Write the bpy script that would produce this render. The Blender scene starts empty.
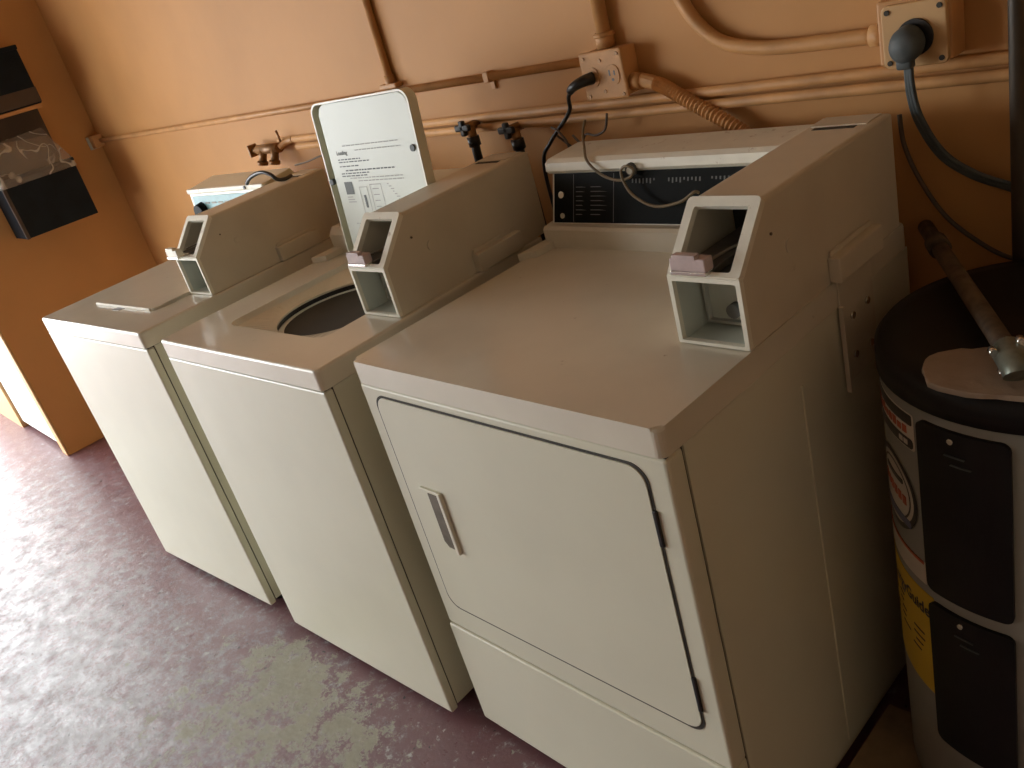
import bpy, bmesh, math, random
from mathutils import Vector, Matrix
random.seed(7)
SC = bpy.context.scene
COL = SC.collection
PI = math.pi

# ------------------------------------------------------------------ camera
cam_d = bpy.data.cameras.new('camera')
cam = bpy.data.objects.new('camera', cam_d)
COL.objects.link(cam)
cam.location = (1.3187, -0.689, 1.4561)
cam.rotation_euler = (1.122, 0.2599, 0.7863)
cam_d.sensor_width = 36.0
cam_d.lens = 872.63 / 1024 * 36.0
cam_d.clip_start = 0.02
SC.camera = cam

# ------------------------------------------------------------------ sky light
world = bpy.data.worlds.new('world')
SC.world = world
world.use_nodes = True
bg = world.node_tree.nodes['Background']
bg.inputs['Color'].default_value = (0.94, 0.975, 1.0, 1)
bg.inputs['Strength'].default_value = 11.0
SC.view_settings.view_transform = 'Standard'
SC.view_settings.look = 'None'
SC.view_settings.exposure = 0.0
SC.view_settings.gamma = 1.0
SC.view_settings.use_curve_mapping = False


def portal(name, loc, rot, sx, sy):
    l = bpy.data.lights.new(name, 'AREA')
    l.shape = 'RECTANGLE'
    l.size, l.size_y = sx, sy
    l.cycles.is_portal = True
    o = bpy.data.objects.new(name, l)
    COL.objects.link(o)
    o.location, o.rotation_euler = loc, rot
    return o


# daylight comes in through the wide open doorway on the left and an unseen opening added for front-left light
portal('doorway_sky_portal', (-4.58, -1.65, 1.15), (0, -PI / 2, 0), 2.3, 3.2)
portal('added_opening_sky_portal', (-3.75, -3.38, 1.15), (PI / 2, 0, 0), 1.5, 2.3)


# ------------------------------------------------------------------ materials
def mat(name, color, rough=0.5, metal=0.0, spec=0.5, var=0.0, scale=8.0, dark=None, bump=0.0, bscale=60.0, coat=0.0):
    m = bpy.data.materials.new(name)
    m.use_nodes = True
    nt = m.node_tree
    b = nt.nodes['Principled BSDF']
    b.inputs['Roughness'].default_value = rough
    b.inputs['Metallic'].default_value = metal
    b.inputs['Specular IOR Level'].default_value = spec
    b.inputs['Coat Weight'].default_value = coat
    b.inputs['Coat Roughness'].default_value = 0.12
    tc = nt.nodes.new('ShaderNodeTexCoord')
    n = nt.nodes.new('ShaderNodeTexNoise')
    n.inputs['Scale'].default_value = scale
    n.inputs['Detail'].default_value = 6
    nt.links.new(tc.outputs['Object'], n.inputs['Vector'])
    r = nt.nodes.new('ShaderNodeValToRGB')
    d = dark if dark else tuple(c * (1 - var) for c in color)
    r.color_ramp.elements[0].position = 0.3
    r.color_ramp.elements[1].position = 0.62
    r.color_ramp.elements[0].color = (*d, 1)
    r.color_ramp.elements[1].color = (*color, 1)
    nt.links.new(n.outputs['Fac'], r.inputs['Fac'])
    nt.links.new(r.outputs['Color'], b.inputs['Base Color'])
    if bump:
        n2 = nt.nodes.new('ShaderNodeTexNoise')
        n2.inputs['Scale'].default_value = bscale
        n2.inputs['Detail'].default_value = 4
        nt.links.new(tc.outputs['Object'], n2.inputs['Vector'])
        bp = nt.nodes.new('ShaderNodeBump')
        bp.inputs['Strength'].default_value = bump
        bp.inputs['Distance'].default_value = 0.01
        nt.links.new(n2.outputs['Fac'], bp.inputs['Height'])
        nt.links.new(bp.outputs['Normal'], b.inputs['Normal'])
    return m


M = {}
M['wall'] = mat('orange_wall_paint', (0.60, 0.305, 0.105), 0.6, var=0.12, scale=2.5, bump=0.12, bscale=18, spec=0.3)
M['wallpaint'] = mat('orange_painted_metal', (0.64, 0.335, 0.125), 0.55, var=0.25, scale=14, bump=0.1, bscale=90)
M['tan'] = mat('tan_jamb_and_lit_end', (0.60, 0.36, 0.15), 0.5, var=0.08, scale=5)
M['ceiling'] = mat('ceiling_paint', (0.48, 0.40, 0.31), 0.8, var=0.1)
M['sidewall'] = mat('side_wall_paint', (0.46, 0.34, 0.22), 0.8, var=0.1)
M['dimwall'] = mat('room_wall_paint', (0.33, 0.245, 0.17), 0.8, var=0.1)
M['enamel'] = mat('cream_white_enamel', (0.72, 0.70, 0.55), 0.30, var=0.05, scale=5, coat=0.1)
M['enamel_top'] = mat('cream_enamel_top', (0.74, 0.69, 0.56), 0.22, var=0.07, scale=7, coat=0.3)
M['coinbox'] = mat('beige_powder_coat', (0.66, 0.60, 0.47), 0.42, var=0.08, scale=9)
M['bezel'] = mat('cream_bezel', (0.82, 0.79, 0.66), 0.4, var=0.08, scale=30)
M['liner'] = mat('lid_liner_white', (0.53, 0.555, 0.46), 0.35, var=0.05, scale=6)
M['vault'] = mat('pale_grey_vault', (0.60, 0.63, 0.56), 0.4, var=0.1, scale=20)
M['greyplate'] = mat('grey_plate', (0.40, 0.42, 0.38), 0.4, var=0.12, scale=20)
M['cavity'] = mat('grey_cavity', (0.50, 0.50, 0.45), 0.5, var=0.2, scale=20)
M['darkcavity'] = mat('dark_metal_cavity', (0.05, 0.045, 0.04), 0.45, var=0.3, scale=30)
M['slide'] = mat('worn_slide_metal', (0.16, 0.14, 0.12), 0.35, metal=0.6, var=0.3, scale=40)
M['pink'] = mat('pink_label', (0.54, 0.42, 0.40), 0.5, var=0.15, scale=60)
M['chrome'] = mat('bright_metal', (0.75, 0.74, 0.70), 0.2, metal=0.9, var=0.1)
M['black'] = mat('black_plastic', (0.018, 0.018, 0.018), 0.35, var=0.2)
M['consoleblack'] = mat('console_black', (0.010, 0.011, 0.010), 0.4, var=0.3, scale=20, spec=0.05)
M['seam'] = mat('dark_seam', (0.05, 0.045, 0.035), 0.8, var=0.2)
M['handledark'] = mat('handle_pocket', (0.16, 0.13, 0.09), 0.3, metal=0.4, var=0.4, scale=40)
M['print'] = mat('print_ink', (0.12, 0.13, 0.12), 0.6, var=0.1)
M['printpale'] = mat('pale_print_ink', (0.34, 0.34, 0.30), 0.6, var=0.1)
M['printgrey'] = mat('grey_print', (0.16, 0.16, 0.15), 0.6, var=0.1)
M['blue'] = mat('pale_blue_panel', (0.24, 0.46, 0.50), 0.45, var=0.15, scale=30)
M['tub'] = mat('grey_tub_plastic', (0.58, 0.59, 0.55), 0.35, var=0.15)
M['tubring'] = mat('grey_tub_ring', (0.80, 0.81, 0.76), 0.35, var=0.1)
M['brass'] = mat('painted_brass', (0.30, 0.15, 0.05), 0.4, metal=0.3, var=0.3, scale=60)
M['wirebrown'] = mat('brown_wire', (0.10, 0.07, 0.045), 0.5, var=0.2)
M['wireyellow'] = mat('tan_wire', (0.20, 0.15, 0.075), 0.45, var=0.2)
M['plug'] = mat('grey_rubber', (0.085, 0.10, 0.10), 0.6, var=0.3, scale=40)
M['heater'] = mat('grey_heater_paint', (0.30, 0.30, 0.27), 0.4, var=0.1)
M['heaterblack'] = mat('heater_black_plastic', (0.016, 0.015, 0.014), 0.45, var=0.3, scale=10, spec=0.2)
M['foam'] = mat('tan_foam_patch', (0.36, 0.27, 0.19), 0.9, var=0.2, scale=20, bump=0.3, bscale=80)
M['rust'] = mat('rusty_pipe', (0.14, 0.095, 0.055), 0.65, metal=0.2, var=0.5, scale=50)
M['fitting'] = mat('greenish_fitting', (0.22, 0.24, 0.19), 0.4, metal=0.5, var=0.4, scale=60)
M['pipedark'] = mat('dark_pipe', (0.085, 0.065, 0.045), 0.5, metal=0.2, var=0.3)
M['yellow'] = mat('yellow_label', (0.70, 0.48, 0.03), 0.5, var=0.06)
M['labelwhite'] = mat('label_white', (0.62, 0.58, 0.50), 0.5, var=0.06)
M['labelred'] = mat('label_red', (0.50, 0.10, 0.05), 0.5, var=0.2, scale=60)
M['labelblue'] = mat('label_blue', (0.15, 0.17, 0.28), 0.5, var=0.2)
M['navy'] = mat('navy_black_bin', (0.012, 0.018, 0.024), 0.6, var=0.4, scale=12, spec=0.12)
M['boxbrown'] = mat('brown_band', (0.07, 0.045, 0.03), 0.6, var=0.3)
M['wood'] = mat('weathered_wood', (0.30, 0.21, 0.12), 0.8, var=0.5, scale=12)
M['door'] = mat('white_door_paint', (0.88, 0.87, 0.82), 0.4, var=0.04)
M['concrete'] = mat('outdoor_concrete', (0.55, 0.54, 0.52), 0.9, var=0.15)


def add_dirt(m, color, amount, scale, thresh):
    """sparse stains on a material, with shapes of their own"""
    nt = m.node_tree
    b = nt.nodes['Principled BSDF']
    src = b.inputs['Base Color'].links[0].from_socket
    tc = next(n for n in nt.nodes if n.type == 'TEX_COORD')
    n = nt.nodes.new('ShaderNodeTexNoise')
    n.inputs['Scale'].default_value = scale
    n.inputs['Detail'].default_value = 8
    n.inputs['Roughness'].default_value = 0.7
    nt.links.new(tc.outputs['Object'], n.inputs['Vector'])
    r = nt.nodes.new('ShaderNodeMapRange')
    r.inputs['From Min'].default_value = thresh
    r.inputs['From Max'].default_value = thresh + 0.06
    r.inputs['To Max'].default_value = amount
    nt.links.new(n.outputs['Fac'], r.inputs['Value'])
    mx = nt.nodes.new('ShaderNodeMix')
    mx.data_type = 'RGBA'
    nt.links.new(r.outputs['Result'], mx.inputs['Factor'])
    nt.links.new(src, mx.inputs['A'])
    mx.inputs['B'].default_value = (*color, 1)
    nt.links.new(mx.outputs['Result'], b.inputs['Base Color'])


add_dirt(M['enamel_top'], (0.28, 0.2, 0.13), 0.6, 22, 0.68)
add_dirt(M['coinbox'], (0.25, 0.17, 0.10), 0.5, 14, 0.69)
add_dirt(M['bezel'], (0.35, 0.22, 0.12), 0.6, 40, 0.62)
add_dirt(M['wall'], (0.30, 0.13, 0.05), 0.5, 30, 0.74)


def make_floor_mat():
    m = bpy.data.materials.new('worn_maroon_floor')
    m.use_nodes = True
    nt = m.node_tree
    L = nt.links.new
    b = nt.nodes['Principled BSDF']
    b.inputs['Specular IOR Level'].default_value = 0.75
    tc = nt.nodes.new('ShaderNodeTexCoord')

    def noise(scale, detail=6, rough=0.6):
        n = nt.nodes.new('ShaderNodeTexNoise')
        n.inputs['Scale'].default_value = scale
        n.inputs['Detail'].default_value = detail
        n.inputs['Roughness'].default_value = rough
        L(tc.outputs['Object'], n.inputs['Vector'])
        return n.outputs['Fac']

    def rng(v, a, c, lo=0.0, hi=1.0):
        r = nt.nodes.new('ShaderNodeMapRange')
        r.inputs['From Min'].default_value = a
        r.inputs['From Max'].default_value = c
        r.inputs['To Min'].default_value = lo
        r.inputs['To Max'].default_value = hi
        L(v, r.inputs['Value'])
        return r.outputs['Result']

    def mathn(op, a, c):
        n = nt.nodes.new('ShaderNodeMath')
        n.operation = op
        for i, v in enumerate((a, c)):
            if isinstance(v, (int, float)):
                n.inputs[i].default_value = v
            else:
                L(v, n.inputs[i])
        return n.outputs[0]

    def mix(f, a, c):
        n = nt.nodes.new('ShaderNodeMix')
        n.data_type = 'RGBA'
        L(f, n.inputs['Factor'])
        for k, v in (('A', a), ('B', c)):
            if isinstance(v, tuple):
                n.inputs[k].default_value = (*v, 1)
            else:
                L(v, n.inputs[k])
        return n.outputs['Result']

    def blob(x, y, rx, ry):
        mp = nt.nodes.new('ShaderNodeMapping')
        mp.inputs['Location'].default_value = (-x / rx, -y / ry, 0)
        mp.inputs['Scale'].default_value = (1 / rx, 1 / ry, 1)
        L(tc.outputs['Object'], mp.inputs['Vector'])
        le = nt.nodes.new('ShaderNodeVectorMath')
        le.operation = 'LENGTH'
        L(mp.outputs['Vector'], le.inputs[0])
        return rng(le.outputs['Value'], 0.1, 1.35, 0.22, 0.0)

    maroon = mix(noise(3, 4), (0.135, 0.052, 0.058), (0.175, 0.078, 0.085))
    # greyed scuffing, with sky glare on the left put into the colour by the blobs
    wear_glare = rng(mathn('ADD', mathn('ADD', rng(noise(18, 13, 0.85), 0.0, 1.0, -0.4, 1.4), blob(-1.0, -0.62, 0.85, 0.62)), blob(-2.4, -0.5, 1.0, 0.5)), 0.58, 0.74, 0.0, 0.85)
    c = mix(wear_glare, maroon, mix(noise(70, 6, 0.8), (0.15, 0.14, 0.15), (0.37, 0.36, 0.365)))
    # bare cement patches where the paint has flaked away
    edge = rng(noise(13, 14, 0.85), 0.0, 1.0, -0.45, 1.45)
    loc = mathn('ADD', mathn('ADD', edge, blob(-0.30, -0.20, 0.36, 0.17)), blob(-0.62, -0.15, 0.18, 0.09))
    loc = mathn('ADD', loc, blob(-0.60, -0.38, 0.42, 0.24))
    flake = rng(loc, 0.70, 0.74, 0.0, 0.92)
    c = mix(flake, c, mix(noise(45, 8, 0.8), (0.17, 0.165, 0.11), (0.42, 0.40, 0.29)))
    pale = rng(noise(36, 8, 0.7), 0.60, 0.64, 0.0, 0.75)
    c = mix(mathn('MULTIPLY', pale, rng(noise(2.2, 3), 0.42, 0.55)), c, (0.44, 0.42, 0.40))
    # small dark specks
    sp = rng(noise(48, 2, 0.5), 0.715, 0.735)
    c = mix(sp, c, (0.02, 0.015, 0.012))
    L(c, b.inputs['Base Color'])
    rough = mathn('MAXIMUM', rng(noise(14, 13, 0.85), 0.38, 0.62, 0.24, 0.62), mathn('MULTIPLY', flake, 0.7))
    L(rough, b.inputs['Roughness'])
    bp = nt.nodes.new('ShaderNodeBump')
    bp.inputs['Strength'].default_value = 0.4
    bp.inputs['Distance'].default_value = 0.005
    L(mathn('SUBTRACT', noise(28, 12, 0.8), flake), bp.inputs['Height'])
    L(bp.outputs['Normal'], b.inputs['Normal'])
    return m


M['floor'] = make_floor_mat()


def make_film_mat():
    m = bpy.data.materials.new('clear_plastic_film')
    m.use_nodes = True
    nt = m.node_tree
    b = nt.nodes['Principled BSDF']
    b.inputs['Base Color'].default_value = (0.62, 0.58, 0.52, 1)
    b.inputs['Roughness'].default_value = 0.25
    tr = nt.nodes.new('ShaderNodeBsdfTransparent')
    mx = nt.nodes.new('ShaderNodeMixShader')
    tc = nt.nodes.new('ShaderNodeTexCoord')
    n = nt.nodes.new('ShaderNodeTexNoise')
    n.noise_dimensions = '3D'
    n.inputs['Scale'].default_value = 7
    n.inputs['Detail'].default_value = 1
    n.inputs['Distortion'].default_value = 1.2
    nt.links.new(tc.outputs['Object'], n.inputs['Vector'])
    r = nt.nodes.new('ShaderNodeValToRGB')      # crease lines are milky, the film between them nearly clear
    e = r.color_ramp.elements
    e[0].position, e[0].color = 0.0, (0.22, 0.22, 0.22, 1)
    e[1].position, e[1].color = 1.0, (0.22, 0.22, 0.22, 1)
    for p_, c_ in ((0.47, 0.24), (0.50, 0.85), (0.53, 0.26)):
        el = e.new(p_)
        el.color = (c_, c_, c_, 1)
    nt.links.new(n.outputs['Fac'], r.inputs['Fac'])
    nt.links.new(r.outputs['Color'], mx.inputs['Fac'])
    nt.links.new(tr.outputs[0], mx.inputs[1])
    nt.links.new(b.outputs[0], mx.inputs[2])
    nt.links.new(mx.outputs[0], nt.nodes['Material Output'].inputs['Surface'])
    return m


M['film'] = make_film_mat()


# ------------------------------------------------------------------ mesh helpers
def box(bm, x0, x1, y0, y1, z0, z1, bev=0.0, seg=2):
    b2 = bmesh.new()
    bmesh.ops.create_cube(b2, size=1.0)
    for v in b2.verts:
        v.co = ((x0 + x1) / 2 + v.co.x * (x1 - x0), (y0 + y1) / 2 + v.co.y * (y1 - y0), (z0 + z1) / 2 + v.co.z * (z1 - z0))
    if bev:
        bmesh.ops.bevel(b2, geom=b2.edges[:], offset=bev, segments=seg, affect='EDGES', profile=0.5)
    join(bm, b2)
    return bm


def join(bm, b2):
    me = bpy.data.meshes.new('tmp')
    b2.to_mesh(me)
    b2.free()
    bm.from_mesh(me)
    bpy.data.meshes.remove(me)


def B(*a, **k):
    return box(bmesh.new(), *a, **k)


def smooth_path(pts, n=8):
    pts = [Vector(p) for p in pts]
    out = []
    for i in range(len(pts) - 1):
        p0 = pts[max(i - 1, 0)]
        p1, p2 = pts[i], pts[i + 1]
        p3 = pts[min(i + 2, len(pts) - 1)]
        for k in range(n):
            t = k / n
            out.append(0.5 * ((2 * p1) + (p2 - p0) * t + (2 * p0 - 5 * p1 + 4 * p2 - p3) * t * t + (3 * p1 - p0 - 3 * p2 + p3) * t ** 3))
    out.append(pts[-1])
    return out


def tube(bm, pts, r, seg=10, caps=True):
    pts = [Vector(p) for p in pts]
    rr = r if callable(r) else (lambda i: r)
    t0 = (pts[1] - pts[0]).normalized()
    up = Vector((0, 0, 1)) if abs(t0.z) < 0.9 else Vector((1, 0, 0))
    nrm = t0.cross(up).normalized()
    rings = []
    for i, p in enumerate(pts):
        a = pts[max(i - 1, 0)]
        c = pts[min(i + 1, len(pts) - 1)]
        t = (c - a)
        t = t.normalized() if t.length > 1e-9 else t0
        nrm = (nrm - t * nrm.dot(t))
        nrm = nrm.normalized() if nrm.length > 1e-6 else t.orthogonal().normalized()
        bn = t.cross(nrm)
        rings.append([bm.verts.new(p + (nrm * math.cos(2 * PI * k / seg) + bn * math.sin(2 * PI * k / seg)) * rr(i)) for k in range(seg)])
    for a, c in zip(rings, rings[1:]):
        for k in range(seg):
            f = bm.faces.new((a[k], a[(k + 1) % seg], c[(k + 1) % seg], c[k]))
            f.smooth = True
    if caps:
        bm.faces.new(rings[0][::-1])
        bm.faces.new(rings[-1])
    return bm


def T(pts, r, seg=10, n=0):
    return tube(bmesh.new(), smooth_path(pts, n) if n else pts, r, seg)


def cyl(bm, p0, p1, r, seg=20, r2=None):
    r2 = r if r2 is None else r2
    return tube(bm, [p0, p1], lambda i: r if i == 0 else r2, seg)


def CY(p0, p1, r, seg=20, r2=None):
    return cyl(bmesh.new(), p0, p1, r, seg, r2)


def lathe(bm, prof, cx, cy, seg=64, caps=False):
    rings = []
    for r, z in prof:
        rings.append([bm.verts.new((cx + r * math.cos(2 * PI * k / seg), cy + r * math.sin(2 * PI * k / seg), z)) for k in range(seg)])
    for a, c in zip(rings, rings[1:]):
        for k in range(seg):
            f = bm.faces.new((a[k], a[(k + 1) % seg], c[(k + 1) % seg], c[k]))
            f.smooth = True
    if caps:
        bm.faces.new(rings[0][::-1])
        bm.faces.new(rings[-1])
    return bm


def rrect(x0, x1, y0, y1, r, n=6):
    """closed rounded rectangle, counter-clockwise list of (u, v)"""
    out = []
    for cx, cy, a in ((x1 - r, y0 + r, -90), (x1 - r, y1 - r, 0), (x0 + r, y1 - r, 90), (x0 + r, y0 + r, 180)):
        for k in range(n + 1):
            t = math.radians(a + 90 * k / n)
            out.append((cx + r * math.cos(t), cy + r * math.sin(t)))
    return out


def prism(bm, loop, fn, d0, d1, bev=0.0):
    """extrude a 2-D loop; fn(u, v, d) -> point"""
    b2 = bmesh.new()
    a = [b2.verts.new(fn(u, v, d0)) for u, v in loop]
    c = [b2.verts.new(fn(u, v, d1)) for u, v in loop]
    n = len(loop)
    b2.faces.new(a[::-1])
    top = b2.faces.new(c)
    for k in range(n):
        b2.faces.new((a[k], a[(k + 1) % n], c[(k + 1) % n], c[k]))
    if bev:
        bmesh.ops.bevel(b2, geom=list(top.edges), offset=bev, segments=2, affect='EDGES', profile=0.5)
    bmesh.ops.recalc_face_normals(b2, faces=b2.faces[:])
    join(bm, b2)
    return bm


def ring_prism(bm, outer, inner, fn, d0, d1):
    b2 = bmesh.new()
    n = len(outer)
    V = [[b2.verts.new(fn(u, v, d)) for u, v in lp] for lp in (outer, inner) for d in (d0, d1)]
    oa, ob, ia, ib = V
    for k in range(n):
        j = (k + 1) % n
        b2.faces.new((oa[k], oa[j], ob[j], ob[k]))
        b2.faces.new((ia[j], ia[k], ib[k], ib[j]))
        b2.faces.new((ob[k], ob[j], ib[j], ib[k]))
        b2.faces.new((oa[j], oa[k], ia[k], ia[j]))
    bmesh.ops.recalc_face_normals(b2, faces=b2.faces[:])
    join(bm, b2)
    return bm


FRONT = lambda u, v, d: (u, -d, v)     # a face looking towards -Y
UPZ = lambda u, v, d: (u, v, d)


def obj(name, bm, m, parent=None, smooth=False):
    me = bpy.data.meshes.new(name)
    bmesh.ops.recalc_face_normals(bm, faces=bm.faces[:])
    bm.to_mesh(me)
    bm.free()
    if smooth:
        for p in me.polygons:
            p.use_smooth = True
    me.materials.append(M[m])
    o = bpy.data.objects.new(name, me)
    COL.objects.link(o)
    if parent:
        o.parent = parent
    return o


def tag(o, label, cat, group=None):
    o['label'] = label
    o['category'] = cat
    if group:
        o['group'] = group
    return o


def thing(name, label, cat, loc=(0, 0, 0), rz=0.0, group=None):
    o = bpy.data.objects.new(name, None)
    COL.objects.link(o)
    o.location = loc
    o.rotation_euler = (0, 0, rz)
    return tag(o, label, cat, group)


def struct(name, bm, m, parent=None, label=None):
    o = obj(name, bm, m, parent)
    if not parent:
        o['kind'] = 'structure'
    if label:
        o['label'] = label
    return o


def text_mesh(s, size, bold=0.0):
    cu = bpy.data.curves.new('t', 'FONT')
    cu.body = s
    cu.size = size
    cu.offset = bold
    cu.resolution_u = 3
    o = bpy.data.objects.new('t', cu)
    COL.objects.link(o)
    dg = bpy.context.evaluated_depsgraph_get()
    me = bpy.data.meshes.new_from_object(o.evaluated_get(dg))
    bpy.data.objects.remove(o)
    b = bmesh.new()
    b.from_mesh(me)
    bpy.data.meshes.remove(me)
    return b


# ------------------------------------------------------------------ the setting
XL, YB = -2.93, 0.75            # left wall face, back wall face
struct('floor', B(-4.75, 3.7, -3.5, 0.9, -0.1, 0.0), 'floor', label='worn maroon painted concrete floor')
struct('wall_back', B(-2.995, 3.7, YB, YB + 0.12, 0, 2.6), 'wall', label='orange painted back wall')
struct('wall_left', B(-2.995, XL, 0.012, YB, 0, 2.6), 'wall', label='orange painted wall end on the left')
struct('wall_left_end', B(-3.000, XL + 0.001, 0.0, 0.0118, 0, 2.3, bev=0.004), 'tan', label='end face of the left wall, its brightly lit tan put into the colour')  # wall end face; its overlit tone is put into the tan colour
bm = B(-4.75, -3.66, 0.0, 0.13, 0, 2.6)
box(bm, -3.66, -2.995, 0.0118, 0.13, 2.08, 2.6)
box(bm, -3.66, -2.995, 0.09, 0.13, 0, 2.08)
struct('wall_recess', bm, 'tan', label='tan wall beside the white door')
d1 = struct('door_1', B(-3.655, -3.003, 0.014, 0.054, 0.035, 2.07, bev=0.003), 'door', label='plain white door at the far left')
obj('door_knob', CY((-3.58, 0.014, 0.98), (-3.58, -0.04, 0.98), 0.022), 'chrome', d1)
bm = B(-4.75, -4.6, -3.5, -3.25, 0, 2.6)
box(bm, -4.75, -4.6, -3.25, -0.05, 2.3, 2.6)
box(bm, -4.75, -4.6, -0.05, 0.0, 0, 2.6)
struct('wall_outer', bm, 'dimwall', label='outer wall with the wide doorway to the daylight')
bm = B(-4.6, -4.5, -3.5, -3.4, 0, 2.6)
box(bm, -4.5, -3.0, -3.5, -3.4, 2.3, 2.6)
box(bm, -3.0, 3.7, -3.5, -3.4, 0, 2.6)
struct('wall_front', bm, 'dimwall', label='front wall behind the camera with an opening added for light near the left corner')
struct('wall_right', B(2.5, 2.6, -3.4, YB, 0, 2.6), 'sidewall', label='wall on the right side of the room')
struct('ceiling', B(-4.75, 3.7, -3.5, 0.9, 2.6, 2.7), 'ceiling', label='room ceiling')
struct('ground', B(-14, 6, -14, 8, -0.2, -0.12), 'concrete', label='concrete ground outdoors')

# ------------------------------------------------------------------ coin boxes
def coin_box(parent, x0, ztop, y0, out=0.0, plate='pink'):
    """coin meter bolted on a machine's top: part with sub-parts. x0 left side, y0 front foot"""
    W, H1, H2, DY, LEN = 0.115, 0.104, 0.187, 0.078, 0.462
    x1 = x0 + W
    # housing: two sides, roof, back, floor, with wall thickness
    b = bmesh.new()
    prof = [(y0, ztop), (y0, ztop + H1), (y0 + DY, ztop + H2), (y0 + LEN - 0.004, ztop + H2), (y0 + LEN, ztop + H2 - 0.004), (y0 + LEN, ztop)]
    rad = 0.007

    def section(k):
        return [(x0, 0), (x1, 0)]
    L = [b.verts.new((x0, y, z)) for y, z in prof]
    R = [b.verts.new((x1, y, z)) for y, z in prof]
    b.faces.new(L)
    b.faces.new(R[::-1])
    for i in (2, 3, 4, 5):
        j = (i + 1) % 6
        b.faces.new((L[i], R[i], R[j], L[j]))
    bmesh.ops.recalc_face_normals(b, faces=b.faces[:])
    edges = [e for e in b.edges if (e.verts[0].co.z > ztop + H2 - 0.001 and e.verts[1].co.z > ztop + H2 - 0.001 and abs(e.verts[0].co.x - e.verts[1].co.x) < 1e-6 and len(e.link_faces) == 2)]
    bmesh.ops.bevel(b, geom=edges, offset=rad, segments=3, affect='EDGES', profile=0.5)
    hs = obj('coin_box', b, 'coinbox', parent)
    sm = hs.modifiers.new('wall', 'SOLIDIFY')
    sm.thickness = 0.004
    sm.offset = -1
    # bezels round the two front openings
    fl = lambda u, v, d: (u, y0 - d, v)
    b = bmesh.new()
    o = rrect(x0 - 0.001, x1 + 0.001, ztop + 0.001, ztop + H1 + 0.004, 0.003, 3)
    i = rrect(x0 + 0.006, x1 - 0.006, ztop + 0.006, ztop + H1 - 0.006, 0.002, 3)
    ring_prism(b, o, i, fl, -0.006, 0.003)
    obj('lower_bezel', b, 'bezel', hs)
    s = math.hypot(DY, H2 - H1)
    cy, cz = DY / s, (H2 - H1) / s
    sl = lambda u, v, d: (u, y0 + v * cy - d * cz, ztop + H1 + v * cz + d * cy)
    b = bmesh.new()
    o = rrect(x0 - 0.001, x1 + 0.001, -0.002, s + 0.003, 0.008, 3)
    i = rrect(x0 + 0.013, x1 - 0.015, 0.008, s - 0.012, 0.004, 3)
    ring_prism(b, o, i, sl, -0.007, 0.004)
    obj('upper_bezel', b, 'bezel', hs)
    # shelf between, inner backs
    b = B(x0 + 0.004, x1 - 0.004, y0 + 0.002, y0 + 0.17, ztop + H1 - 0.004, ztop + H1)
    obj('slide_bed', b, 'darkcavity', hs)
    b = B(x0 + 0.0045, x1 - 0.0045, y0 + 0.168, y0 + 0.172, ztop + H1, ztop + H2 - 0.005)
    obj('slot_plate', b, 'darkcavity', hs)
    for k in range(6):
        obj('slot_rib', B(x0 + 0.05 + k * 0.009, x0 + 0.053 + k * 0.009, y0 + 0.163, y0 + 0.168, ztop + H1 + 0.035, ztop + H2 - 0.008), 'printgrey', hs)
    b = B(x0 + 0.0045, x1 - 0.0045, y0 + 0.062, y0 + 0.066, ztop + 0.001, ztop + H1 - 0.005)
    obj('vault_door', b, 'vault', hs)
    b = bmesh.new()
    ring_prism(b, rrect(x0 + 0.012, x1 - 0.008, ztop + 0.008, ztop + 0.086, 0.002, 2), rrect(x0 + 0.016, x1 - 0.012, ztop + 0.012, ztop + 0.082, 0.002, 2), lambda u, v, d: (u, y0 + 0.062 - d, v), 0, 0.008)
    obj('vault_frame', b, 'cavity', hs)
    for a0, a1 in ((x0 + 0.0042, x0 + 0.0055), (x1 - 0.0055, x1 - 0.0042)):
        obj('vault_side', B(a0, a1, y0 + 0.002, y0 + 0.062, ztop + 0.003, ztop + H1 - 0.005), 'vault', hs)
    b = B(x0 + 0.0045, x1 - 0.0045, y0, y0 + 0.062, ztop + 0.0005, ztop + 0.003)
    obj('vault_floor', b, 'vault', hs)
    obj('vault_latch', B(x0 + 0.072, x0 + 0.082, y0 + 0.052, y0 + 0.062, ztop + 0.05, ztop + 0.078, bev=0.002), 'black', hs)
    obj('vault_lock', CY((x0 + 0.06, y0 + 0.05, ztop + 0.03), (x0 + 0.06, y0 + 0.062, ztop + 0.03), 0.011, 16), 'printgrey', hs)
    # the coin slide with its pink price plate
    zs = ztop + H1
    b = B(x0 + 0.016, x0 + 0.070, y0 + 0.0, y0 + 0.165, zs + 0.0005, zs + 0.010, bev=0.001)
    obj('coin_slide', b, 'slide', hs)
    b = B(x0 + 0.012, x0 + 0.070, y0 - 0.008 - out, y0 + 0.012 - out, zs + 0.011, zs + 0.030, bev=0.002)
    obj('slide_handle', b, plate, hs)
    obj('price_plate', B(x0 + 0.018, x0 + 0.056, y0 - 0.009 - out, y0 + 0.003 - out, zs + 0.0285, zs + 0.0355, bev=0.001), plate, hs)
    obj('slide_strip', B(x0 + 0.013, x0 + 0.071, y0 - 0.011 - out, y0 + 0.008, zs + 0.0065, zs + 0.012, bev=0.001), 'chrome', hs)
    obj('slide_rod', CY((x0 + 0.064, y0 + 0.006, zs + 0.022), (x0 + 0.100, y0 + 0.10, zs + 0.032), 0.0022, 8), 'handledark', hs)
    # lock dimple, fixing bracket on the right, slot in the rear roof
    obj('side_lock', CY((x1, y0 + 0.128, ztop + 0.102), (x1 + 0.0025, y0 + 0.128, ztop + 0.102), 0.011, 20), 'coinbox', hs)
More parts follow.
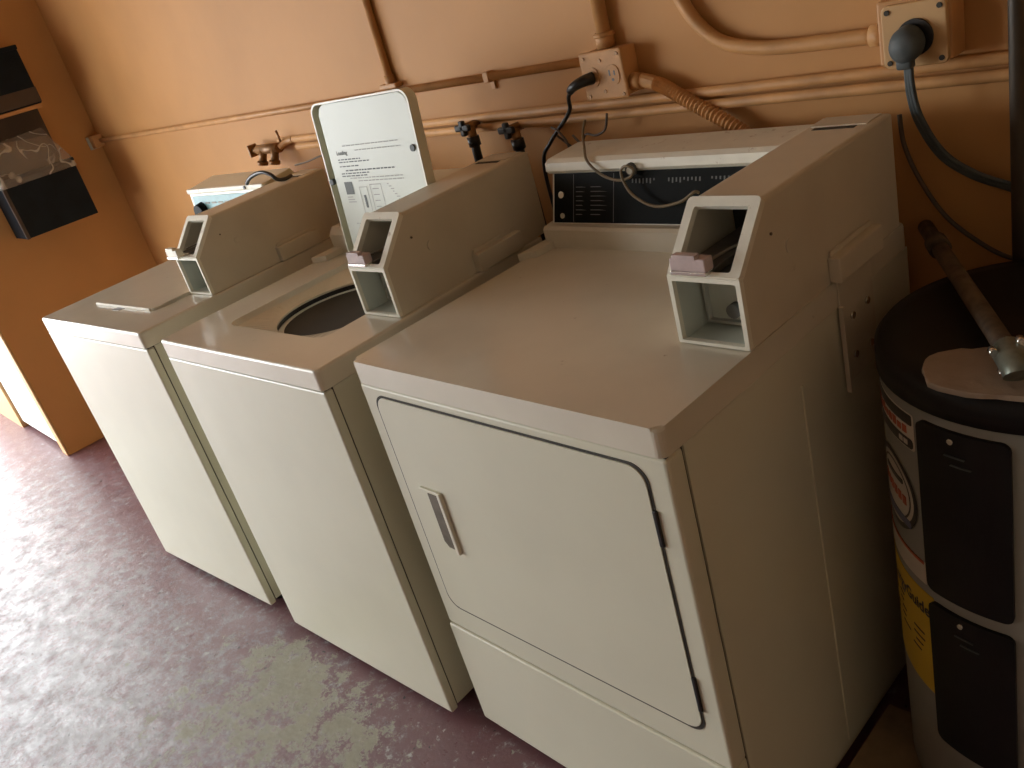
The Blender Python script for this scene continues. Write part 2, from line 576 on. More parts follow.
    obj('side_screw', CY((x1, y0 + 0.085, ztop + 0.135), (x1 + 0.002, y0 + 0.085, ztop + 0.135), 0.0022, 10), 'handledark', hs)
    obj('fixing_bracket', B(x1 + 0.0005, x1 + 0.020, y0 + 0.222, y0 + 0.362, ztop + 0.002, ztop + 0.042, bev=0.0025), 'coinbox', hs)
    obj('bracket_flange', B(x1 + 0.0005, x1 + 0.004, y0 + 0.228, y0 + 0.358, ztop + 0.042, ztop + 0.050, bev=0.001), 'coinbox', hs)
    obj('roof_slot', B(x0 + 0.02, x1 - 0.025, y0 + 0.388, y0 + 0.400, ztop + H2 - 0.003, ztop + H2 + 0.0008), 'seam', hs)
    obj('roof_flap', B(x0 + 0.01, x1 - 0.012, y0 + 0.405, y0 + 0.456, ztop + H2 - 0.001, ztop + H2 + 0.0015, bev=0.0005), 'coinbox', hs)
    return hs


# ------------------------------------------------------------------ washing machines
WT, WLIP, WW, WD = 0.8994, 0.0435, 0.66, 0.66


def washer(label, loc, rz, lid_open):
    t = thing('washing_machine', label, 'washer', (*loc, 0), rz, 'coin-operated washing machines')
    # cabinet with open top, front skin with a seam behind it
    b = B(0.003, WW - 0.003, 0.0235, WD, 0.03, 0.40)
    box(b, 0.003, 0.02, 0.0235, WD, 0.40, WT - WLIP - 0.002)
    box(b, WW - 0.02, WW - 0.003, 0.0235, WD, 0.40, WT - WLIP - 0.002)
    box(b, 0.02, WW - 0.02, WD - 0.02, WD, 0.40, WT - WLIP - 0.002)
    obj('cabinet', b, 'enamel', t)
    obj('seam_strip', B(0.0045, WW - 0.0045, 0.021, 0.025, 0.03, WT - WLIP - 0.001), 'seam', t)
    obj('front_panel', B(0.001, WW - 0.001, 0.001, 0.0215, 0.021, WT - WLIP - 0.003, bev=0.004), 'enamel', t)
    obj('lip_seam', B(0.005, WW - 0.005, 0.006, WD - 0.01, WT - WLIP - 0.003, WT - WLIP), 'seam', t)
    for fx in (0.05, WW - 0.05):
        for fy in (0.06, WD - 0.06):
            obj('foot', CY((fx, fy, 0.0), (fx, fy, 0.031), 0.02, 12), 'black', t)
    # top with the sunken, round loading opening
    N = 72
    cx, cyy, rad = 0.335, 0.300, 0.158

    corner = rrect(0, WW, 0, WD, 0.012, 4)
    ANG = sorted([2 * PI * k / 72 for k in range(72)] + [math.atan2(v - cyy, u - cx) % (2 * PI) for u, v in corner])
    N = len(ANG)

    def loop_pts(loop):
        # resample a loop at N angles about the opening centre
        out = []
        m = len(loop)
        for a in ANG:
            dx, dy = math.cos(a), math.sin(a)
            best = None
            for i in range(m):
                (ax, ay), (bx2, by2) = loop[i], loop[(i + 1) % m]
                ex, ey = bx2 - ax, by2 - ay
                den = dx * ey - dy * ex
                if abs(den) < 1e-12:
                    continue
                s = ((ax - cx) * ey - (ay - cyy) * ex) / den
                q = ((ax - cx) * dy - (ay - cyy) * dx) / den
                if s > 0 and -1e-9 <= q <= 1 + 1e-9 and (best is None or s > best):
                    best = s
            out.append((cx + dx * best, cyy + dy * best))
        return out
    lo, li = rrect(0, WW, 0, WD, 0.012, 4), rrect(0.138, 0.532, 0.108, 0.512, 0.03, 6)
    li2 = rrect(0.146, 0.524, 0.116, 0.504, 0.028, 6)
    shr = lambda lp, e: [(cx + (u - cx) * (1 - e), cyy + (v - cyy) * (1 - e)) for u, v in lp]
    circ = lambda r: [(cx + r * math.cos(a), cyy + r * math.sin(a)) for a in ANG]
    # exact corner loops: use dense polygon outer loop resampled by angle, corners kept square enough
    levels = [(loop_pts(lo), WT - WLIP), (loop_pts(lo), WT - 0.005), (shr(loop_pts(lo), 0.004), WT - 0.0015), (shr(loop_pts(lo), 0.012), WT),
              (loop_pts(li), WT), (loop_pts(li2), WT - 0.012), (circ(rad + 0.012), WT - 0.024), (circ(rad), WT - 0.027), (circ(rad + 0.001), WT - 0.032)]
    b = bmesh.new()
    rings = [[b.verts.new((u, v, z)) for u, v in lp] for lp, z in levels]
    for a, c in zip(rings, rings[1:]):
        for k in range(N):
            b.faces.new((a[k], a[(k + 1) % N], c[(k + 1) % N], c[k]))
    tp = obj('top_panel', b, 'enamel_top', t)
    # tub ring and basket under the opening
    obj('rim_gasket', lathe(bmesh.new(), [(rad + 0.004, WT - 0.031), (rad + 0.004, WT - 0.046)], cx, cyy, 48), 'black', t)
    b = lathe(bmesh.new(), [(rad + 0.014, WT - 0.044), (rad - 0.006, WT - 0.042), (rad - 0.018, WT - 0.046), (rad - 0.022, WT - 0.054), (rad - 0.022, WT - 0.072), (rad + 0.014, WT - 0.076)], cx, cyy, 48)
    obj('tub_ring', b, 'tubring', t)
    obj('tub_gasket', lathe(bmesh.new(), [(rad - 0.016, WT - 0.070), (rad - 0.016, WT - 0.088)], cx, cyy, 48), 'black', t)
    b = lathe(bmesh.new(), [(rad + 0.03, WT - 0.080), (rad - 0.030, WT - 0.076), (rad - 0.054, WT - 0.082), (rad - 0.058, WT - 0.092), (rad - 0.058, WT - 0.12), (rad - 0.034, WT - 0.13), (rad - 0.034, 0.45), (0.0001, 0.45)], cx, cyy, 48)
    obj('basket', b, 'tub', t)
    b = lathe(bmesh.new(), [(0.11, 0.452), (0.05, 0.50), (0.035, 0.60), (0.03, 0.66), (0.0001, 0.67)], cx, cyy, 32)
    obj('agitator', b, 'tubring', t)
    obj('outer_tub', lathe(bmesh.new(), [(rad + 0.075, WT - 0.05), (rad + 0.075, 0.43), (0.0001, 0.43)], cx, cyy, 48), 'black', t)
    # lid
    if lid_open:
        lh = thing_local('lid_hinge')
        ang = math.radians(90 + 5.5)
        Mx = Matrix.Translation((0, 0.487, WT + 0.004)) @ Matrix.Rotation(-ang, 4, 'X')
        fn = lambda u, v, d: Mx @ Vector((u, -v, d))     # v: away from hinge, d: outer side positive
        lw0, lw1, lh_ = 0.162, 0.5275, 0.385
        shell_o = rrect(lw0, lw1, 0.004, lh_, 0.028, 6)
        inn = rrect(lw0 + 0.004, lw1 - 0.004, 0.008, lh_ - 0.004, 0.026, 6)
        b = bmesh.new()
        prism(b, shell_o, fn, 0.004, 0.0075)
        ring_prism(b, shell_o, inn, fn, -0.018, 0.004)
        lid = obj('lid', b, 'enamel', t)
        panel = rrect(lw0 + 0.028, lw1 - 0.0055, 0.012, lh_ - 0.0055, 0.024, 6)
        b = bmesh.new()
        prism(b, panel, fn, 0.0035, -0.0165, bev=0.003)
        obj('lid_liner', b, 'liner', lid)
        for (u, v) in ((lw1 - 0.020, 0.262), (lw0 + 0.012, 0.2)):
            b = CY(fn(u, v, -0.010), fn(u, v, -0.020), 0.0075, 16)
            obj('rubber_bumper', b, 'plug', lid)
        # printed instructions: a heading and lines too small to read
        flat = lambda u, v, d=-0.0171: fn(u, v, d)
        U0 = lw0 + 0.060

        def bar(bm2, u, v, w, h):
            vs = [bm2.verts.new(flat(u, v)), bm2.verts.new(flat(u + w, v)), bm2.verts.new(flat(u + w, v - h)), bm2.verts.new(flat(u, v - h))]
            bm2.faces.new(vs)
        rnd = random.Random(3)

        def words(bm2, u, v, w, h):
            x = u
            while x < u + w:
                l = rnd.uniform(0.006, 0.018)
                l = min(l, u + w - x)
                bar(bm2, x, v, l, h)
                x += l + 0.0028
        b = text_mesh('Loading', 0.0135, 0.0003)
        for v_ in b.verts:
            v_.co = flat(U0 + v_.co.x, 0.262 + v_.co.y)
        obj('printed_heading', b, 'print', lid)
        b = bmesh.new()
        for v, w in ((0.252, 0.09), (0.246, 0.12), (0.236, 0.075), (0.219, 0.11), (0.213, 0.10)):
            words(b, U0, v, w, 0.0026)
        words(b, U0 + 0.02, 0.226, 0.19, 0.003)
        obj('printed_lines', b, 'print', lid)['kind'] = 'stuff'
        b = bmesh.new()
        for v, w, u in ((0.283, 0.21, 0.03), (0.271, 0.17, 0.075), (0.207, 0.20, 0.03), (0.098, 0.12, 0.01), (0.200, 0.17, 0.06)):
            words(b, U0 + u, v, w, 0.0022)
        obj('printed_lines', b, 'printpale', lid)['kind'] = 'stuff'
        b = bmesh.new()
        bar(b, U0, 0.198, 0.032, 0.030)
        obj('printed_picture', b, 'print', lid)
        b = bmesh.new()
        for k in range(3):
            bar(b, U0, 0.163 - k * 0.006, 0.022 + 0.005 * k, 0.0025)
        # outline drawings: garment, column and hands
        for (u, v, w, h) in ((0.055, 0.185, 0.030, 0.075), (0.098, 0.190, 0.042, 0.085)):
            for (a0, b0, a1, b1) in ((0, 0, w, 0.0016), (0, h, w, 0.0016), (0, 0, 0.0016, h), (w, 0, 0.0016, h)):
                bar(b, U0 + u + a0, v - b0, a1, b1)
        for k in range(5):
            bar(b, U0 + 0.106, 0.180 - k * 0.014, 0.024 - 0.002 * k, 0.002)
        for k in range(7):
            bar(b, U0 + 0.165 + 0.005 * k, 0.190 - 0.006 * k, 0.006 + 0.003 * (k % 3), 0.002)
        obj('printed_drawing', b, 'printpale', lid)['kind'] = 'stuff'
        b = bmesh.new()
        bar(b, U0 + 0.066, 0.165, 0.009, 0.030)
        obj('printed_mark', b, 'print', lid)
        b = bmesh.new()
        bar(b, U0 + 0.168, 0.132, 0.046, 0.009)
        obj('printed_mark', b, 'print', lid)
        for u in (lw0 + 0.03, lw1 - 0.05):
            obj('hinge', B(u, u + 0.03, 0.484, 0.506, WT - 0.004, WT + 0.008, bev=0.002), 'coinbox', t)
    else:
        b = bmesh.new()
        prism(b, rrect(0.144, 0.527, 0.113, 0.506, 0.028, 6), UPZ, WT - 0.008, WT + 0.007, bev=0.003)
        lid = obj('lid', b, 'enamel_top', t)
        obj('lid_edge_highlight', B(0.160, 0.505, 0.1105, 0.1135, WT - 0.002, WT + 0.0065, bev=0.001), 'bezel', lid)  # paler strip puts the highlight along the lid's edge into the colour
        obj('finger_notch', B(0.305, 0.350, 0.092, 0.1115, WT - 0.003, WT + 0.0008, bev=0.001), 'handledark', lid)
    # rear control console beside the coin box
    if lid_open:
        b = bmesh.new()
        prism(b, [(0.530, WT), (0.530, WT + 0.050), (0.545, WT + 0.068), (0.655, WT + 0.068), (0.655, WT)], lambda u, v, d: (d, u, v), 0.012, 0.529, bev=0.003)
        co = obj('console', b, 'coinbox', t)
        b = bmesh.new()
        prism(b, [(0.552, WT + 0.068), (0.580, WT + 0.165), (0.655, WT + 0.170), (0.655, WT + 0.068)], lambda u, v, d: (d, u, v), 0.30, 0.528, bev=0.003)
        obj('console_hood', b, 'enamel', co)
        b = bmesh.new()
        prism(b, [(0.008, 0.455), (0.046, 0.475), (0.050, 0.553), (0.008, 0.553)], UPZ, WT + 0.001, WT + 0.016, bev=0.002)
        obj('console_foot', b, 'coinbox', co)
    else:
        b = bmesh.new()
        prism(b, [(0.545, WT), (0.560, WT + 0.192), (0.660, WT + 0.205), (0.690, WT + 0.16), (0.690, WT), ], lambda u, v, d: (d, u, v), 0.080, 0.529, bev=0.003)
        co = obj('console', b, 'enamel', t)
        fx = lambda u, v, d: (u, 0.545 + v * 0.078 - d, WT + v)
        b = bmesh.new()
        prism(b, rrect(0.095, 0.52, 0.02, 0.170, 0.006, 3), fx, 0.0, 0.003)
        obj('control_face', b, 'blue', co)
        obj('console_edge', B(0.078, 0.529, 0.552, 0.568, WT + 0.178, WT + 0.194, bev=0.004), 'bezel', co)
        obj('control_knob', CY((0.140, 0.555, WT + 0.122), (0.140, 0.532, WT + 0.122), 0.030, 28, 0.026), 'consoleblack', co)
        obj('edge_screw', CY((0.435, 0.553, WT + 0.187), (0.435, 0.548, WT + 0.187), 0.005, 12), 'black', co)
        b = bmesh.new()
        for k in range(9):
            box(b, 0.13 + 0.04 * k, 0.155 + 0.04 * k, 0.552, 0.5545, WT + 0.145, WT + 0.150)
        obj('printed_marks', b, 'printpale', co)
    coin_box(t, 0.533, WT + 0.0005, 0.226, 0.0 if lid_open else 0.018, 'pink' if lid_open else 'bezel')
    return t


def thing_local(n):
    return None


washer('white top-load washer with lid closed and coin box, farthest left of the machines', (-1.5244, -0.110), 0.0733, False)
washer('white top-load washer with its lid raised, standing between the other washer and the dryer', (-0.732, -0.0644), 0.0449, True)

# ------------------------------------------------------------------ clothes dryer
DW, DT, DLIP, DD = 0.686, 0.914, 0.0438, 0.70
dr = thing('clothes_dryer', 'cream white front-load dryer with coin box and black control console', 'dryer')
b = B(0.002, DW - 0.002, 0.0415, DD, 0.03, DT - DLIP - 0.002)
obj('cabinet', b, 'enamel', dr)
obj('seam_strip', B(0.005, DW - 0.005, 0.037, 0.043, 0.03, DT - DLIP - 0.001), 'seam', dr)
obj('front_panel', B(0.0, DW, 0.002, 0.038, 0.30, DT - DLIP - 0.002, bev=0.006, seg=3), 'enamel', dr)
obj('toe_panel', B(0.0, DW, -0.001, 0.038, 0.022, 0.298, bev=0.005, seg=3), 'enamel', dr)
b = bmesh.new()
prism(b, rrect(0.0, DW, 0.0, DD, 0.014, 5), UPZ, DT - DLIP, DT, bev=0.006)
obj('top_panel', b, 'enamel_top', dr)
obj('lip_seam', B(0.006, DW - 0.0035, 0.006, DD - 0.01, DT - DLIP - 0.003, DT - DLIP), 'seam', dr)
obj('side_crease', B(DW - 0.003, DW + 0.0005, 0.324, 0.329, 0.05, 0.80, bev=0.001), 'enamel', dr)
for fx in (0.05, DW - 0.05):
    for fy in (0.06, DD - 0.06):
        obj('foot', CY((fx, fy, 0.0), (fx, fy, 0.031), 0.02, 12), 'black', dr)
# door
FD = lambda u, v, d: (u, 0.002 - d, v)
b = bmesh.new()
prism(b, rrect(0.0350, 0.650, 0.3605, 0.852, 0.030, 8), FD, 0.0, 0.0010)
obj('door_gap_shade', b, 'seam', dr)  # dark sheet stands in for the shaded gap round the door
b = bmesh.new()
prism(b, rrect(0.040, 0.645, 0.366, 0.848, 0.028, 8), FD, 0.0, 0.0026, bev=0.001)
door = obj('door', b, 'enamel', dr)
FDD = lambda u, v, d: (u, -0.0006 - d, v)
b = bmesh.new()
prism(b, [(0.103, 0.656), (0.139, 0.656), (0.139, 0.535), (0.113, 0.535), (0.103, 0.547)], FDD, 0.0, 0.0012)
hp = obj('handle', b, 'handledark', door)
b = bmesh.new()
prism(b, rrect(0.138, 0.148, 0.530, 0.668, 0.003, 3), FDD, 0.0, 0.007, bev=0.002)
obj('pull_bar', b, 'bezel', hp)
b = bmesh.new()
prism(b, rrect(0.088, 0.140, 0.662, 0.668, 0.002, 3), FDD, 0.0, 0.005, bev=0.0015)
obj('pull_rim', b, 'enamel', hp)
for z0, z1 in ((0.722, 0.782), (0.412, 0.482)):
    obj('door_hinge', B(0.6455, 0.6525, -0.0025, 0.003, z0, z1, bev=0.0015), 'black', dr)
# console
b = bmesh.new()
prism(b, [(0.530, DT), (0.530, DT + 0.038), (0.536, DT + 0.044), (0.556, DT + 0.046), (0.69, DT + 0.046), (0.69, DT)], lambda u, v, d: (d, u, v), 0.004, 0.565, bev=0.002)
co = obj('console', b, 'coinbox', dr)
b = bmesh.new()
prism(b, [(0.549, DT + 0.046), (0.583, DT + 0.143), (0.69, DT + 0.143), (0.69, DT + 0.046)], lambda u, v, d: (d, u, v), 0.018, 0.5655)
obj('console_body', b, 'bezel', co)
b = bmesh.new()
prism(b, [(0.578, DT + 0.143), (0.571, DT + 0.150), (0.573, DT + 0.166), (0.585, DT + 0.172), (0.685, DT + 0.176), (0.690, DT + 0.143)], lambda u, v, d: (d, u, v), 0.012, 0.5655, bev=0.001)
obj('console_hood', b, 'bezel', co)
sl = math.hypot(0.034, 0.097)
ccy, ccz = 0.034 / sl, 0.097 / sl
FC = lambda u, v, d: (u, 0.549 + v * ccy - d * ccz, DT + 0.046 + v * ccz + d * ccy)
b = bmesh.new()
prism(b, [(0.024, 0.002), (0.5655, 0.002), (0.5655, sl - 0.002), (0.024, sl - 0.002)], FC, 0.0, 0.002)
cf = obj('control_face', b, 'consoleblack', co)
for (u, v, r) in ((0.048, 0.058, 0.007), (0.052, 0.016, 0.0055)):
    obj('indicator_button', CY(FC(u, v, 0.002), FC(u, v, 0.008), r, 16), 'chrome', co)
b = bmesh.new()
rnd = random.Random(5)
for k in range(34):
    u = 0.23 + k * 0.0085
    if k in (7, 8, 9, 19, 20, 26):
        continue
    h = rnd.uniform(0.003, 0.009)
    prism(b, [(u, 0.085 - h), (u + 0.003, 0.085 - h), (u + 0.003, 0.086), (u, 0.086)], FC, 0.002, 0.0024)
for j in range(7):
    for (u0, w) in ((0.085, 0.03), (0.125, 0.045)):
        v = 0.018 + j * 0.009
        prism(b, [(u0, v), (u0 + w * rnd.uniform(.5, 1), v), (u0 + w * .5, v + 0.0015), (u0, v + 0.0015)], FC, 0.002, 0.0024)
prism(b, [(0.078, 0.004), (0.0792, 0.004), (0.0792, 0.098), (0.078, 0.098)], FC, 0.002, 0.0024)
prism(b, [(0.184, 0.004), (0.1852, 0.004), (0.1852, 0.098), (0.184, 0.098)], FC, 0.002, 0.0024)
obj('printed_scale', b, 'printgrey', co)
obj('timer_hole_ring', CY((0.238, 0.5725, DT + 0.148), (0.238, 0.566, DT + 0.148), 0.0125, 24), 'seam', co)
obj('timer_hole_cap', CY((0.238, 0.567, DT + 0.147), (0.238, 0.563, DT + 0.147), 0.007, 18), 'bezel', co)
b = bmesh.new()
prism(b, [(-0.010, 0.455), (0.022, 0.478), (0.028, 0.552), (-0.006, 0.552)], UPZ, DT - 0.002, DT + 0.014, bev=0.002)
obj('console_foot', b, 'coinbox', co)
coin_box(dr, 0.5695, DT + 0.0005, 0.2155)
# fixing plate hanging under the bracket
hp2 = obj('fixing_plate', B(DW + 0.0005, DW + 0.0035, 0.452, 0.560, 0.735, DT, bev=0.001), 'coinbox', dr)
obj('plate_edge', B(DW + 0.001, DW + 0.009, 0.449, 0.454, 0.722, 0.872, bev=0.001), 'coinbox', hp2)
for y, z in ((0.485, 0.842), (0.535, 0.845), (0.483, 0.775), (0.535, 0.77)):
    obj('plate_screw', CY((DW + 0.003, y, z), (DW + 0.007, y, z), 0.006, 12), 'chrome', hp2)

# thin loose wire hanging over the dryer's console
w = [(0.048, 0.68, 1.135), (0.053, 0.66, 1.114), (0.095, 0.61, 1.100), (0.134, 0.568, 1.082), (0.174, 0.557, 1.057), (0.215, 0.553, 1.047), (0.244, 0.555, 1.052), (0.253, 0.557, 1.065),
     (0.239, 0.556, 1.073), (0.224, 0.556, 1.064), (0.231, 0.550, 1.043), (0.253, 0.545, 1.018), (0.301, 0.540, 1.0), (0.357, 0.542, 1.007), (0.387, 0.547, 1.023), (0.394, 0.552, 1.02)]
tag(obj('wire', T(w, 0.0028, 8, 6), 'wireyellow'), 'thin tan wire looped over the black dryer console', 'wire')

# ------------------------------------------------------------------ pipes and wiring on the back wall
yc = YB - 0.0105
t = thing('conduit', 'thin orange painted conduit running level along the back wall', 'conduit', (0, 0, 0))
obj('tube', T([(-2.90, yc, 1.241), (0.04, yc, 1.241)], 0.0095, 12), 'wallpaint', t)
for x in (-0.272,):
    cl = obj('clamp', B(x - 0.009, x + 0.009, yc - 0.012, YB, 1.230, 1.254, bev=0.002), 'wallpaint', t)
    obj('clamp_tab', B(x - 0.006, x + 0.008, YB - 0.006, YB - 0.0005, 1.212, 1.232, bev=0.001), 'wallpaint', cl)
b = B(-2.925, -2.875, YB - 0.045, YB - 0.0005, 1.215, 1.270, bev=0.004)
obj('end_fitting', b, 'wallpaint', t)
obj('fitting_cover', B(-2.9285, -2.918, YB - 0.055, YB - 0.008, 1.212, 1.268, bev=0.002), 'greyplate', t)

t = thing('vertical_conduit', 'thin orange conduit rising up the wall above the raised washer lid', 'conduit')
obj('tube', T([(-0.648, yc, 1.255), (-0.648, yc, 2.59)], 0.010, 12), 'wallpaint', t)
obj('coupling', CY((-0.648, yc, 1.252), (-0.648, yc, 1.285), 0.0145, 14), 'wallpaint', t)
obj('tee_body', B(-0.685, -0.612, YB - 0.026, YB - 0.001, 1.253, 1.266, bev=0.003), 'wallpaint', t)

# socket box with its cover
t = thing('outlet_box', 'orange painted socket box on the wall with a black plug in it', 'outlet box')
bx0, bx1, bz0, bz1, yf = 0.050, 0.160, 1.167, 1.263, 0.697
obj('box_body', B(bx0 + 0.004, bx1 - 0.004, yf + 0.004, YB, bz0 + 0.003, bz1 - 0.003, bev=0.003), 'wallpaint', t)
cp = obj('cover_plate', B(bx0, bx1, yf, yf + 0.006, bz0, bz1, bev=0.004), 'wallpaint', t)
for cxx, czz in ((0.078, 1.214), (0.131, 1.214)):
    b = bmesh.new()
    prism(b, rrect(cxx - 0.017, cxx + 0.017, czz - 0.019, czz + 0.019, 0.013, 5), lambda u, v, d: (u, yf - d, v), 0.0, 0.002, bev=0.0008)
    s_ = obj('socket_face', b, 'wallpaint', t)
    for du, h in ((-0.006, 0.010), (0.006, 0.008)):
        obj('socket_slot', B(cxx + du - 0.0016, cxx + du + 0.0016, yf - 0.0026, yf - 0.001, czz - 0.001, czz + h), 'black', s_)
    obj('socket_slot', CY((cxx, yf - 0.001, czz - 0.009), (cxx, yf - 0.0026, czz - 0.009), 0.003, 10), 'black', s_)
for cxx, czz in ((bx0 + 0.012, bz1 - 0.012), (bx1 - 0.010, bz0 + 0.008), (bx1 - 0.010, bz1 - 0.010), (bx0 + 0.012, bz0 + 0.010), (0.1045, 1.244), (0.1045, 1.184)):
    obj('cover_screw', CY((cxx, yf + 0.001, czz), (cxx, yf - 0.002, czz), 0.0035, 10), 'brass', cp)

t = thing('vertical_conduit', 'thick orange conduit rising from the socket box with the black plug', 'conduit')
obj('tube', T([(0.098, yc - 0.006, 1.285), (0.098, yc - 0.006, 2.59)], 0.0145, 14), 'wallpaint', t)
obj('coupling', CY((0.098, yc - 0.006, 1.262), (0.098, yc - 0.006, 1.292), 0.019, 16), 'wallpaint', t)
obj('coupling_ring', CY((0.098, yc - 0.006, 1.283), (0.098, yc - 0.006, 1.290), 0.0215, 16), 'wallpaint', t)

# flexible conduit from the socket box down behind the dryer
t = thing('flexible_conduit', 'ribbed orange flexible conduit sagging from the socket box to behind the dryer', 'conduit')
fp = smooth_path([(0.157, 0.722, 1.192), (0.185, 0.724, 1.190), (0.225, 0.724, 1.175), (0.275, 0.722, 1.145), (0.345, 0.720, 1.105), (0.410, 0.720, 1.062), (0.46, 0.722, 1.02)], 18)
fh = obj('hose', tube(bmesh.new(), fp, lambda i: 0.0135 if i < 30 else (0.0148 if i % 2 else 0.0108), 12), 'wallpaint', t)
for p_ in fh.data.polygons:
    p_.use_smooth = False
obj('connector', CY((0.1565, 0.722, 1.192), (0.178, 0.724, 1.190), 0.0165, 16), 'wallpaint', t)

# the two long water pipes
for z, yy, lab in ((1.151, 0.7395, 'upper of the two orange water pipes running along the wall behind the machines'), (1.128, 0.735, 'lower of the two orange water pipes running along the wall behind the machines')):
    xs = -1.33 if z > 1.14 else -1.22
    tag(obj('water_pipe', T([(xs, yy, z), (2.49, yy, z)], 0.0098, 12), 'wallpaint'), lab, 'pipe', 'water pipes along the wall')

# curved conduit into the dryer outlet
t = thing('curved_conduit', 'orange conduit bending down the wall into the dryer outlet box', 'conduit')
ya = YB - 0.015
obj('tube', T([(0.235, ya, 2.59), (0.245, ya, 1.75), (0.262, ya, 1.42), (0.285, ya, 1.335), (0.318, ya, 1.275), (0.365, ya, 1.236), (0.43, ya, 1.218), (0.50, ya, 1.212), (0.64, ya, 1.209)], 0.0125, 14, 8), 'wallpaint', t)
obj('connector', CY((0.636, ya, 1.209), (0.662, ya, 1.209), 0.017, 16), 'wallpaint', t)

t = thing('outlet_box', 'tan square dryer outlet box on the wall with a round grey plug', 'outlet box')
obj('box_body', B(0.662, 0.772, 0.701, YB, 1.166, 1.262, bev=0.004), 'wallpaint', t)
b = bmesh.new()
prism(b, rrect(0.672, 0.768, 1.163, 1.256, 0.010, 4), lambda u, v, d: (u, 0.701 - d, v), 0.0, 0.008, bev=0.002)
cp = obj('cover_plate', b, 'tan', t)
for x, z in ((0.682, 1.246), (0.682, 1.172), (0.759, 1.246), (0.759, 1.172)):
    obj('cover_screw', CY((x, 0.694, z), (x, 0.691, z), 0.004, 10), 'seam', cp)
obj('receptacle', CY((0.722, 0.695, 1.206), (0.722, 0.689, 1.206), 0.027, 28), 'black', t)

# grey dryer plug and cord
t = thing('dryer_cord', 'grey dryer cord hanging down the wall from its round plug', 'power cord')
b = lathe(bmesh.new(), [(0.0001, 0.0), (0.020, 0.001), (0.0245, 0.006), (0.0245, 0.020), (0.021, 0.030), (0.012, 0.035), (0.0001, 0.036)], 0, 0, 28)
for v in b.verts:
    v.co = Vector((0.716 + v.co.x, 0.690 - v.co.z * 0.95, 1.202 + v.co.y * 1.05 - v.co.z * 0.12))
box(b, 0.703, 0.727, 0.662, 0.680, 1.166, 1.186, bev=0.004)
obj('plug', b, 'plug', t, True)
cp_ = [(0.719, 0.671, 1.176), (0.718, 0.676, 1.130), (0.723, 0.690, 1.080), (0.746, 0.710, 1.020), (0.788, 0.722, 0.982), (0.839, 0.730, 0.958), (0.90, 0.733, 0.93)]
for dx in (-0.0055, 0.0, 0.0055):
    obj('cord', T([(x + dx * 0.8, y - dx * 0.3, z + dx * 0.6) for x, y, z in cp_], 0.0038, 8, 8), 'plug', t)

# black plug and cord
t = thing('power_cord', 'black power cord drooping from its plug in the orange socket box', 'power cord')
b = T([(0.078, 0.694, 1.214), (0.070, 0.672, 1.213), (0.052, 0.664, 1.207), (0.036, 0.668, 1.198)], lambda i: 0.0125 - 0.0003 * i, 14, 5)
obj('plug', b, 'black', t)
obj('cord', T([(0.038, 0.668, 1.199), (0.022, 0.674, 1.185), (0.006, 0.688, 1.160), (-0.02, 0.698, 1.140), (-0.05, 0.700, 1.118), (-0.085, 0.700, 1.09), (-0.12, 0.70, 1.05), (-0.125, 0.70, 0.95), (-0.11, 0.70, 0.7)], 0.0045, 8, 6), 'black', t)
for k, pts in enumerate(([(-0.06, 0.688, 1.125), (-0.035, 0.682, 1.115), (-0.015, 0.680, 1.085), (-0.025, 0.682, 1.04), (-0.055, 0.684, 0.99), (-0.065, 0.684, 0.90)],
                         [(-0.085, 0.720, 1.10), (-0.06, 0.722, 1.08), (-0.035, 0.722, 1.055), (-0.04, 0.722, 1.0), (-0.07, 0.722, 0.93)],
                         [(-0.02, 0.705, 1.10), (0.0, 0.705, 1.082), (0.02, 0.703, 1.10), (0.05, 0.701, 1.097), (0.08, 0.698, 1.108), (0.095, 0.697, 1.14)])):
    tag(obj('wire', T(pts, 0.0026, 8, 6), 'wirebrown'),
        ('brown wire curling down between the washer with raised lid and the dryer', 'thin brown wire twisted under the black cord behind the dryer', 'brown wire running along the top rear edge of the dryer console')[k], 'wire')

# hose taps behind the left washer
t = thing('hose_tap', 'brown brass double hose tap on the wall behind the left washer', 'tap')
b = T([(-1.44, 0.715, 1.135), (-1.30, 0.715, 1.135)], 0.016, 12)
obj('tap_body', b, 'brass', t)
for x in (-1.405, -1.325):
    n_ = obj('nozzle', CY((x, 0.712, 1.135), (x - 0.006, 0.700, 1.098), 0.013, 14), 'brass', t)
    obj('hose_thread', CY((x - 0.006, 0.700, 1.100), (x - 0.008, 0.697, 1.088), 0.0175, 14), 'brass', n_)
obj('valve_stem', CY((-1.44, 0.715, 1.135), (-1.472, 0.712, 1.135), 0.009, 12), 'brass', t)
obj('tap_handle', B(-1.478, -1.468, 0.695, 0.729, 1.115, 1.155, bev=0.003), 'brass', t)
obj('lever', CY((-1.295, 0.725, 1.145), (-1.292, 0.72, 1.188), 0.004, 8), 'brass', t)
obj('supply_stub', T([(-1.30, 0.718, 1.136), (-1.27, 0.735, 1.148), (-1.24, 0.739, 1.151)], 0.0105, 10, 4), 'wallpaint', t)

